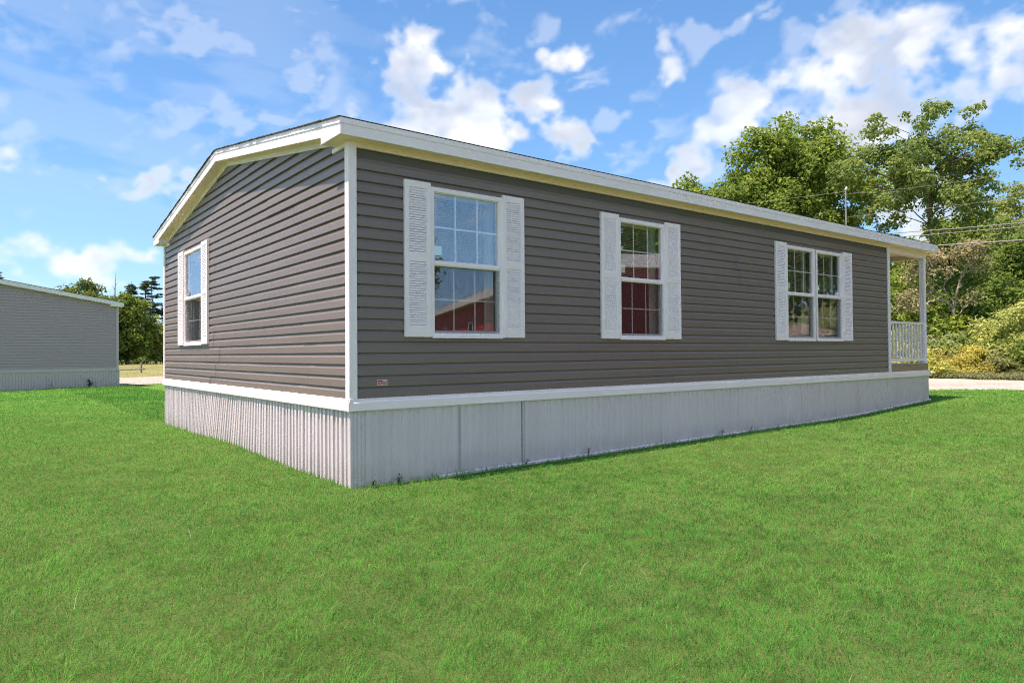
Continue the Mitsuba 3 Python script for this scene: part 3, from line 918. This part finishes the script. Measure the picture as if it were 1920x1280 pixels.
def leaves(centres, radii, per, size, col, colvar, seed, flat=.75, droop=0.0, up=.55, aspect=.6):
    """leaf faces spread through clumps; returns mesh parts and colours"""
    g = np.random.default_rng(seed)
    n = len(centres); K = (per * np.clip((radii / radii.mean()) ** 2, .4, 2.5)).astype(int)
    ci = np.repeat(np.arange(n), K); N = len(ci)
    d = g.normal(size=(N, 3)); d /= np.linalg.norm(d, axis=1, keepdims=True)
    rr = g.random(N) ** .45
    off = d * rr[:, None] * radii[ci][:, None]; off[:, 2] *= flat
    # ragged: push along a few lobes
    lob = meshkit.noise(np.asarray(centres)[ci] * 3.1 + d * 1.7, seed % 50)
    off *= (.55 + .9 * lob)[:, None]
    p = np.asarray(centres)[ci] + off
    p[:, 2] -= droop * radii[ci] * (rr ** 2)
    nrm = d * .6 + np.array([0, 0, up]) + g.normal(size=(N, 3)) * .5; nrm /= np.linalg.norm(nrm, axis=1, keepdims=True)
    t = np.cross(nrm, g.normal(size=(N, 3))); t /= np.linalg.norm(t, axis=1, keepdims=True) + 1e-9
    b = np.cross(nrm, t)
    s = size * g.uniform(.65, 1.35, N)[:, None]
    V = np.stack([p - t * s * .5, p + b * s * aspect * .5 - nrm * s * .10, p + t * s * .5, p - b * s * aspect * .5 - nrm * s * .10], 1).reshape(-1, 3)
    i = np.arange(N) * 4
    F = np.concatenate([np.stack([i, i + 1, i + 2], -1), np.stack([i, i + 2, i + 3], -1)])
    cl = g.normal(0, 1, n)[ci] * .6 + g.normal(0, 1, N) * .6
    c0, c1 = np.array(col), np.array(colvar)
    k = np.clip(.5 + .33 * cl, 0, 1)[:, None]
    C = (c0 * (1 - k) + c1 * k) * g.uniform(.8, 1.2, (N, 1))
    return V, F, np.repeat(C, 4, 0)


def limb(mb, a, b, ra, rb, g, sides=6, seg=6, wob=.06):
    a, b = np.asarray(a, float), np.asarray(b, float)
    t = np.linspace(0, 1, seg)[:, None]; ln = np.linalg.norm(b - a)
    p = a + (b - a) * t
    p[1:-1] += g.normal(0, wob * ln, (seg - 2, 3)) * np.array([1, 1, .4])
    p[:, 2] += (np.sin(np.pi * t[:, 0]) * .05 * ln)
    mb.tube(p, np.linspace(ra, rb, seg), sides)
    return p


def tree(name, label, x, y, h, rx, cz, rz, clumps, per, size, col, colvar, seed, cat='tree', group=None, trunk=.18, stems=1, bark='m_bark', clump_r=.95, shell_=.55, droop=.15, z0=None, flat=.75, lean=(0, 0), shape=None, ry=None, up=.55, limbs=26):
    """trunk, limbs and a crown of leaf clumps: cz centre height above the ground, rx, ry, rz the crown's radii"""
    g = np.random.default_rng(seed)
    gz = float(ground_z(x, y)) if z0 is None else z0
    ry = ry or rx
    C = []
    while len(C) < clumps:
        d = g.normal(size=3); d /= np.linalg.norm(d)
        q_ = g.random() ** shell_
        p = d * q_
        if shape and not shape(p): continue
        lumpy = .72 + .56 * meshkit.noise(d * 1.9 + seed, 3)
        C.append([x + lean[0] + p[0] * rx * lumpy, y + lean[1] + p[1] * ry * lumpy, gz + cz + p[2] * rz * lumpy])
    C = np.array(C); C[:, 2] = np.maximum(C[:, 2], gz + .1)
    rad = clump_r * g.uniform(.6, 1.35, len(C))
    t = thing(name, label, cat, group)
    mb = MB()
    tops = []
    for s_ in range(stems):
        an = g.uniform(0, 6.28); sp = (0 if stems == 1 else .35 * rx)
        top = np.array([x + lean[0] + sp * math.cos(an + s_ * 6.28 / stems), y + lean[1] + sp * math.sin(an + s_ * 6.28 / stems), gz + cz + rz * .62])
        tops.append(limb(mb, (x + .12 * s_, y, gz - .3), top, trunk / (1 + .25 * (stems - 1)), trunk * .16, g, 8, 9, .018))
    order = np.argsort(-rad)[:limbs]
    for i in order:
        pts = tops[i % stems]; zc = C[i][2] - np.linalg.norm(C[i][:2] - pts[-1][:2]) * .55
        j = int(np.clip(np.searchsorted(pts[:, 2], zc), 1, len(pts) - 2))
        limb(mb, pts[j], C[i], trunk * .30 * (1 - j / len(pts)) + .018, .010, g, 5, 6, .05)
    add('trunk', mb.mesh(), bark, t, smooth=True)
    V, F, col_ = leaves(C, rad, per, size, col, colvar, seed + 1, flat=flat, droop=droop, up=up)
    add('crown', trimesh.Trimesh(V, F, process=False), 'm_leaf', t, color=col_)
    return t


def shrub(name, label, x, y, rx, rz, clumps, per, size, col, colvar, seed, ry=None, cat='shrub', group=None, clump_r=.35, z0=None, flat=.7, up=.7, base=.25, aspect=.6):
    g = np.random.default_rng(seed); ry = ry or rx
    C = []
    while len(C) < clumps:
        d = g.normal(size=3); d /= np.linalg.norm(d); d[2] = abs(d[2])
        q_ = g.random() ** .42
        l = .75 + .5 * meshkit.noise(d * 2.3 + seed, 4)
        px, py = x + d[0] * rx * q_ * l, y + d[1] * ry * q_ * l
        C.append([px, py, (float(ground_z(px, py)) if z0 is None else z0) + base * clump_r + d[2] * rz * q_ * l])
    C = np.array(C); rad = clump_r * g.uniform(.6, 1.4, len(C))
    t = thing(name, label, cat, group)
    mb = MB(); gz = float(ground_z(x, y)) if z0 is None else z0
    for i in range(min(10, len(C))):
        limb(mb, (x + g.normal(0, .12 * rx), y + g.normal(0, .12 * ry), gz - .1), C[i], .03, .008, g, 4, 5, .05)
    add('stem', mb.mesh(), 'm_bark', t)
    V, F, c_ = leaves(C, rad, per, size, col, colvar, seed + 1, flat=flat, up=up, aspect=aspect)
    add('foliage', trimesh.Trimesh(V, F, process=False), 'm_leaf', t, color=c_)
    return t


GREEN, LIME, DEEP, OLIVE, PALE = (.165, .265, .058), (.315, .41, .085), (.090, .165, .045), (.21, .30, .075), (.34, .42, .18)
# right: behind the home
X = (37.23, 16.85); tree('maple_tree', 'large full crowned green maple rising behind the roof', *X, 15, 4.3, 9.3, 4.7, 200, 240, .25, GREEN, LIME, 101, trunk=.26, stems=4, clump_r=1.0, shell_=.42, limbs=60)
X = (33.74, 20.84); tree('maple_tree', 'small green maple crown showing just above the roof edge, left of the large maple', *X, 12, 2.2, 9.7, 2.1, 70, 180, .24, GREEN, LIME, 102, trunk=.14, clump_r=.8)
X = (36.28, 8.71); tree('ash_tree', 'tall open crowned tree with a thin trunk and sky showing through', *X, 13, 4.3, 8.5, 3.7, 150, 140, .20, (.16, .25, .07), (.33, .42, .13), 103, trunk=.10, clump_r=.56, shell_=.45, droop=.4, limbs=90)
RIGHT = [('broadleaf_tree', 'pale yellow green tree high on the wooded slope at the frame edge', 58.28, 11.86, 13.0, 3.4, 3.6, 90, 130, .24, OLIVE, (.36, .38, .10), 110),
         ('broadleaf_tree', 'bright green tree on the skyline right of the open crowned tree', 50.91, 11.26, 10.2, 2.6, 3.2, 80, 130, .24, OLIVE, LIME, 118),
         ('broadleaf_tree', 'dense green tree filling the gap below the open crowned tree', 43.41, 10.77, 9.6, 2.6, 3.6, 100, 140, .24, GREEN, LIME, 111),
         ('broadleaf_tree', 'olive green tree on the slope behind the bare branched tree', 44.34, 8.78, 7.2, 2.8, 3.0, 90, 150, .22, OLIVE, PALE, 112),
         ('broadleaf_tree', 'deep green tree low at the right end of the slope', 42.60, 6.33, 7.0, 2.4, 2.8, 80, 150, .20, GREEN, OLIVE, 113),
         ('broadleaf_tree', 'dark green tree seen through the porch opening', 32.97, 8.76, 5.0, 2.3, 2.6, 80, 150, .20, DEEP, LIME, 114),
         ('broadleaf_tree', 'dark shaded tree standing behind the vine covered trunk', 36.32, 6.79, 4.1, 2.0, 2.2, 60, 150, .18, DEEP, GREEN, 115),
         ('broadleaf_tree', 'light green tree just above the utility wires on the slope', 49.26, 8.75, 9.3, 2.6, 3.0, 70, 140, .22, OLIVE, PALE, 116),
         ('broadleaf_tree', 'mid green tree behind the porch post', 38.39, 9.61, 6.4, 2.5, 3.0, 80, 140, .20, GREEN, OLIVE, 117),
         ('broadleaf_tree', 'light green low tree just above the porch end of the roof', 40.62, 11.68, 7.0, 1.9, 2.6, 60, 140, .20, GREEN, LIME, 119)]
for nm, lb, px, py, zt, rx, rz, cl, pr, sz, c0, c1, sd in RIGHT:
    X = (px, py); gz = float(ground_z(*X)); tree(nm, lb, *X, zt - gz, rx, zt - gz - rz * 1.15, rz, cl, pr, sz, c0, c1, sd, trunk=.13, clump_r=.75, shell_=.5, limbs=16)


def bare_tree(x, y):
    g = np.random.default_rng(7); gz = float(ground_z(x, y))
    t = thing('sumac_tree', 'small tree with pale crooked bare branches under a thin pinkish green crown', 'tree')
    mb = MB()
    p0 = limb(mb, (x, y, gz - .2), (x + .05, y, gz + 2.15), .095, .08, g, 7, 6, .01)
    top = p0[-1]; ends = []
    ux, uy = .7888, -.6146                     # across the view of the house from the lawn
    def grow(a, ang, ln, r0, dep, tilt):
        b = a + np.array([ux * math.sin(ang) * ln, uy * math.sin(ang) * ln, math.cos(ang) * ln]) + np.array([.615, .789, 0]) * tilt * ln
        pts = limb(mb, a, b, r0, r0 * .6, g, 6, 5, .07)
        if dep == 0:
            ends.append(b); return
        for k in range(2 if dep > 1 else 3):
            grow(pts[-1] if k else pts[-2], ang + g.uniform(-.75, .75) + (-.35, .4, .1)[k], ln * g.uniform(.55, .8), r0 * .6, dep - 1, g.uniform(-.6, .6))
    grow(top, -1.1, 1.2, .055, 3, .1); grow(top, .18, 1.1, .062, 3, -.1); grow(p0[-2], .9, .6, .03, 1, .0); grow(top, -.3, 1.0, .042, 3, .2); grow(p0[-1], -.75, 1.0, .04, 3, .3)
    add('trunk', mb.mesh(), 'm_palebark', t, smooth=True)
    C = np.array(ends) + g.normal(0, .12, (len(ends), 3)) + [0, 0, .25]
    V, F, c_ = leaves(C, .42 * g.uniform(.6, 1.3, len(C)), 70, .13, (.20, .24, .08), (.55, .48, .32), 8, up=.8)
    add('crown', trimesh.Trimesh(V, F, process=False), 'm_leaf', t, color=c_)


bare_tree(*(31.09, 5.79))
X = (30.97, 5.50); shrub('vine', 'bright green vine climbing the trunk below the bare branches', *X, .55, 2.1, 46, 90, .16, (.17, .26, .04), (.38, .46, .07), 130, cat='vine', clump_r=.30)
SH = [('leafy_shrub', 'pale green leafy shrub beside the porch post', 28.96, 5.55, 1.15, 1.35, 60, 110, .14, GREEN, (.42, .47, .24), 140, .36),
      ('golden_shrub', 'low golden yellow shrub spreading along the road edge', 27.97, 4.55, 1.25, .85, 80, 130, .085, (.34, .33, .07), (.74, .70, .20), 141, .30),
      ('golden_shrub', 'golden yellow shrub mound behind the low golden shrub', 29.83, 4.36, 1.25, 1.1, 70, 120, .085, (.34, .34, .08), (.74, .71, .23), 142, .30),
      ('sumac_shrub', 'tall yellow green shrub at the right frame edge beside the road', 30.28, 3.25, 1.7, 2.0, 110, 110, .13, (.28, .35, .08), (.62, .68, .26), 143, .36),
      ('leafy_shrub', 'small grey green shrub between the golden and tall shrubs', 28.62, 3.53, .8, .75, 46, 110, .08, (.17, .20, .08), (.40, .43, .20), 144, .26),
      ('leafy_shrub', 'yellow green shrub seen through the porch railing', 26.28, 5.74, 1.7, 1.7, 90, 110, .13, (.32, .38, .08), (.66, .68, .22), 145, .36),
      ('leafy_shrub', 'dark green undergrowth bush behind the vine', 32.30, 5.23, 1.5, 1.9, 80, 110, .14, DEEP, GREEN, 146, .42),
      ('leafy_shrub', 'green bush on the slope above the golden shrubs', 35.13, 5.18, 1.6, 2.4, 90, 110, .15, GREEN, OLIVE, 147, .42),
      ('leafy_shrub', 'green bush left of the porch post in the background', 30.37, 6.99, 1.6, 2.6, 90, 110, .15, GREEN, LIME, 148, .42)]
for nm, lb, px, py, rx, rz, cl, pr, sz, c0, c1, sd, cr in SH:
    X = (px, py); shrub(nm, lb, *X, rx, rz, cl, pr, sz, c0, c1, sd, clump_r=cr)

# ground cover along the road and undergrowth on the slope (no one could count it)
g = np.random.default_rng(55)
u = g.random(900); C = np.stack([26.6 - .6 * u + 2.4 * (u - .5) + g.normal(0, .45, 900), -1.5 + 9 * u, u * 0], -1)
t_ = g.uniform(-.3, 1.5, 900); C[:, 0] = 25.0 + (C[:, 1] - 1.2) * .29 + t_
C[:, 2] = ground_z(C[:, 0], C[:, 1]) + .08
V, F, c_ = leaves(C, .2 * g.uniform(.6, 1.4, 900), 26, .075, (.12, .16, .07), (.34, .37, .18), 56, flat=.5)
add('ground_cover', trimesh.Trimesh(V, F, process=False), 'm_leaf', kind='stuff', label='low grey green ground cover along the road edge', category='ground cover', color=c_)
n = 2600
D_ = g.uniform(2.5, 24, n); S_ = g.uniform(-9, 26, n)
C = np.stack([25.3 + .96 * D_ + .28 * S_, 2 - .28 * D_ + .96 * S_, D_ * 0], -1)
rad = g.uniform(.45, 1.0, n); C[:, 2] = ground_z(C[:, 0], C[:, 1]) + rad * .4 + g.uniform(0, .7, n)
V, F, c_ = leaves(C, rad, 44, .2, DEEP, LIME, 57)
add('undergrowth', trimesh.Trimesh(V, F, process=False), 'm_leaf', kind='stuff', label='tangled green undergrowth covering the wooded slope', category='undergrowth', color=c_)

# left: beyond the field
X = (14.85, 106.54); tree('dark_maple_tree', 'dark green broad tree beside the corner of the neighbouring home', *X, 11, 2.9, 5.4, 4.7, 150, 110, .42, DEEP, (.30, .38, .07), 160, trunk=.3, clump_r=1.1, shell_=.42, limbs=20)
X = (9.48, 104.39); tree('maple_tree', 'rounded green treetop behind the neighbouring roof', *X, 11, 5.4, 6.3, 5.2, 130, 110, .42, DEEP, (.24, .28, .06), 161, trunk=.3, clump_r=1.2, shell_=.42, limbs=14)
X = (18.96, 108.41); tree('small_tree', 'pale yellow green small tree at the field edge', *X, 6, 2.6, 3.0, 3.0, 70, 100, .36, OLIVE, (.38, .42, .12), 162, trunk=.15, clump_r=.8, limbs=10)
X = (17.58, 114.55); shrub('leafy_shrub', 'grey green bush at the foot of the dark tree', *X, 2.2, 1.6, 40, 90, .3, GREEN, PALE, 163, clump_r=.6)
for px, py, rx, rz, sd in ((22.47, 120.89, 2.2, 4.2, 164), (26.19, 120.52, 4, 5.0, 165)):
    X = (px, py); tree('small_tree', ('green tree at the far field edge meeting the house corner', 'green tree hidden just past the house corner')[sd - 164], *X, 7, rx, 2.6, rz * .6, 70, 90, .42, GREEN, LIME, sd, clump_r=1.0, limbs=8)


def pine(x, y, h, label, seed, rmax=2.6, z0=.35):
    g = np.random.default_rng(seed); gz = float(ground_z(x, y))
    t = thing('pine_tree', label, 'tree')
    mb = MB(); limb(mb, (x, y, gz - .3), (x + g.normal(0, .3), y, gz + h), .28, .05, g, 7, 9, .006)
    C, rad = [], []
    for k in range(76):
        f = g.uniform(z0, 1.0); z = gz + h * f
        ln = rmax * (1.05 - f) ** .45 * g.uniform(.45, 1.1) * (1 if f > .5 else .8)
        a = g.uniform(0, 6.28); e = np.array([x + ln * math.cos(a), y + ln * math.sin(a), z + .12 * ln])
        mb.tube([[x, y, z - .1], list((np.array([x, y, z]) + e) / 2), list(e)], [.06, .04, .015], 4)
        for q_ in (.55, .8, 1.0):
            C.append(np.array([x, y, z]) * (1 - q_) + e * q_); rad.append(.55 * g.uniform(.7, 1.3))
    add('trunk', mb.mesh(), 'm_bark', t, smooth=True)
    V, F, c_ = leaves(np.array(C), np.array(rad), 34, .42, (.045, .08, .05), (.12, .165, .085), seed, flat=.35, aspect=.25)
    add('crown', trimesh.Trimesh(V, F, process=False), 'm_leaf', t, color=c_)


pine(*(24.56, 162.35), 17.2, 'tall thin pine left of the pine pair beyond the field', 170, 2.3, .5)
pine(*(26.43, 158.36), 17.2, 'tall dark pine with a bare lower trunk, left of the pair', 171, 2.8)
pine(*(27.36, 155.10), 17.6, 'tall dark pine with layered boughs, right of the pair', 172, 3.0, .25)
pine(*(30.46, 157.76), 12.5, 'dark pine half hidden by the corner of the brown home', 173, 2.6, .15)
pine(*(0.55, 143.03), 15.8, 'dark pine tip above the neighbouring roof at the left frame edge', 174, 3.2, .3)
# a bare dead stem above the trees
x, y = (15.10, 119.02)
mb = MB(); mb.tube([[x, y, -1], [x, y, 9], [x + .1, y, 13.6]], [.18, .12, .02], 6); mb.tube([[x, y, 11.4], [x + .5, y + .1, 12.2]], [.04, .01], 4); mb.tube([[x, y, 10.9], [x - .4, y, 11.6]], [.04, .01], 4)
add('dead_tree', mb.mesh(), 'm_bark', label='bare dead trunk poking above the treetops', category='tree')
# trees mirrored in the panes (behind the red home and beyond the end wall)
for x, y, h, rx, sd, lb in ((20.6, -37.8, 13.0, 3.6, 180, 'full green tree mirrored at the edge of the first long wall window'), (27.5, -21, 11.5, 4.6, 181, 'loose green tree mirrored in the second window'), (44, -17, 12, 6.0, 182, 'broad green tree mirrored in the paired windows'),
                            (52, -30, 12, 6.0, 183, 'dark green tree mirrored between the windows'), (25, -10.5, 8.5, 4.0, 184, 'leafy low tree mirrored in the lower paired panes'), (29, -7, 9, 4.2, 185, 'leafy tree mirrored at the edge of the paired panes')):
    tree('reflected_tree', lb, x, y, h, rx, h * .6, h * .42, 90, 110, .34, GREEN, LIME, sd, trunk=.25, clump_r=1.1, limbs=20)
for i, (x, y) in enumerate(((-9, 60), (-15, 62), (-21, 66), (-27, 66))):
    tree('distant_tree', ('green treetop mirrored low in the end wall pane', 'second treetop mirrored in the end wall pane', 'third treetop mirrored in the end wall pane', 'outer treetop mirrored in the end wall pane')[i], x, y, 8, 3.4, 4.4, 3.6, 50, 80, .45, DEEP, GREEN, 190 + i, clump_r=1.1, limbs=6)

# ---------------------------------------------------------------- small things
fence = thing('rail_fence', 'short low wooden rail fence at the field edge', 'fence')
fx, fy = (7.35, 52.80); gz = float(ground_z(fx, fy))
add('post', rbox(fx - .06, fx + .06, fy - .06, fy + .06, gz - .2, gz + .74, .01), 'm_palebark', fence)
ex, ey = (4.81, 50.99)
mb = MB(); mb.tube([[fx + .3, fy + .1, gz + .23], [(fx + ex) / 2, (fy + ey) / 2, gz + .22], [ex, ey, gz + .20]], [.045, .05, .045], 6); add('rail', mb.mesh(), 'm_palebark', fence)

px_, py_ = (16.98, 3.48); gz = float(ground_z(px_, py_))
pole = thing('service_pole', 'slim grey metal service pole behind the porch end of the roof', 'pole')
mb = MB(); mb.tube([[px_, py_, gz - .3], [px_, py_, gz + 3], [px_, py_, 5.05]], [.022, .022, .021], 10); add('mast', mb.mesh(), 'm_steel', pole, smooth=30)
mb = MB(); mb.tube([[px_, py_, 5.0], [px_, py_, 5.06], [px_ + .05, py_, 5.14], [px_ + .13, py_, 5.10]], [.03, .035, .035, .025], 8); add('weather_head', mb.mesh(), 'm_grey', pole, smooth=40)


def wire(a, b, sag, rad, label):
    a, b = np.asarray(a, float), np.asarray(b, float); t = np.linspace(0, 1, 26)[:, None]
    p = a + (b - a) * t; p[:, 2] -= sag * 4 * (t * (1 - t))[:, 0]
    add('utility_wire', MB().tube(p, rad, 5).mesh(), 'm_wire', label=label, category='wire', group='utility wires by the porch end')


P0 = np.array([px_, py_, 0])
wire(P0 + [0, 0, 3.72], (25.07, -1.64, 4.60), .05, .013, 'upper of the two close grey wires crossing the trees')
wire(P0 + [0, 0, 3.60], (25.07, -1.64, 4.49), .05, .010, 'lower of the two close grey wires crossing the trees')
wire(P0 + [0, 0, 3.32], (25.07, -1.63, 3.99), .04, .020, 'thick grey cable meeting the porch corner of the roof')
wire(P0 + [0, 0, 4.28], (26.40, -1.43, 5.74), .05, .005, 'thin wire above the two close wires')
wire(P0 + [0, 0, 4.95], (31.73, -0.57, 8.22), .3, .0045, 'topmost thin wire crossing the open crowned tree')
wire(P0 + [0, 0, 5.02], (26.94, 20.91, 8.46), .1, .0045, 'thin wire in front of the large maple, running left from the pole')


def weed(x, y, h, n, label, seed, broad=.02):
    g = np.random.default_rng(seed); gz = float(ground_z(x, y))
    t = thing('weed', label, 'weed')
    mb = MB(); V, F, C, k = [], [], [], 0
    for i in range(n):
        a = g.uniform(0, 6.28); e = np.array([x + .35 * h * math.cos(a) * g.random(), y - abs(.25 * h * math.sin(a)) * g.random() - .01, gz + h * g.uniform(.6, 1)])
        mb.tube([[x, y, gz], list((np.array([x, y, gz]) + e) / 2 + [0, 0, .02]), list(e)], [.003, .002, .0012], 4)
        for q_ in np.linspace(.35, 1, 6):
            c = np.array([x, y, gz]) * (1 - q_) + e * q_; d = g.normal(size=3); d[2] = abs(d[2]) * .4; d /= np.linalg.norm(d); s = np.cross(d, [0, 0, 1]); L_ = broad * g.uniform(1, 2.2)
            V += [c, c + d * L_ * .5 + s * L_ * .3, c + d * L_, c + d * L_ * .5 - s * L_ * .3]; F += [[k, k + 1, k + 2], [k, k + 2, k + 3]]; k += 4
            C += [np.array([.07, .12, .035]) * g.uniform(.7, 1.4)] * 4
    add('stem', mb.mesh(), 'm_cover', t)
    add('leaf', trimesh.Trimesh(np.array(V), np.array(F), process=False), 'm_leaf', t, color=np.array(C))


weed(3.18, -.05, .11, 4, 'tall dark weed against the middle of the long skirting', 301)
weed(2.18, -.05, .07, 3, 'low weed at the loose skirting panel edge', 302)
weed(.22, -.05, .07, 4, 'tiny weed at the foot of the near corner', 303)
weed(5.95, -.05, .11, 3, 'leaning dark weed by the skirting right of the middle window', 304)
weed(6.7, -.05, .10, 2, 'thin dark weed farther along the long skirting', 305)
weed(.50, -.05, .09, 4, 'small weed in the grass near the corner of the long skirting', 306)
c_, s_ = math.cos(NA), math.sin(NA)
weed(NO[0] - 1.1 * c_ + .12 * s_, NO[1] - 1.1 * s_ - .12 * c_, .30, 7, 'leafy weed against the neighbouring skirting', 307, .07)
weed(NO[0] - 2.4 * c_ + .1 * s_, NO[1] - 2.4 * s_ - .1 * c_, .30, 3, 'thin weed against the neighbouring skirting', 308, .04)
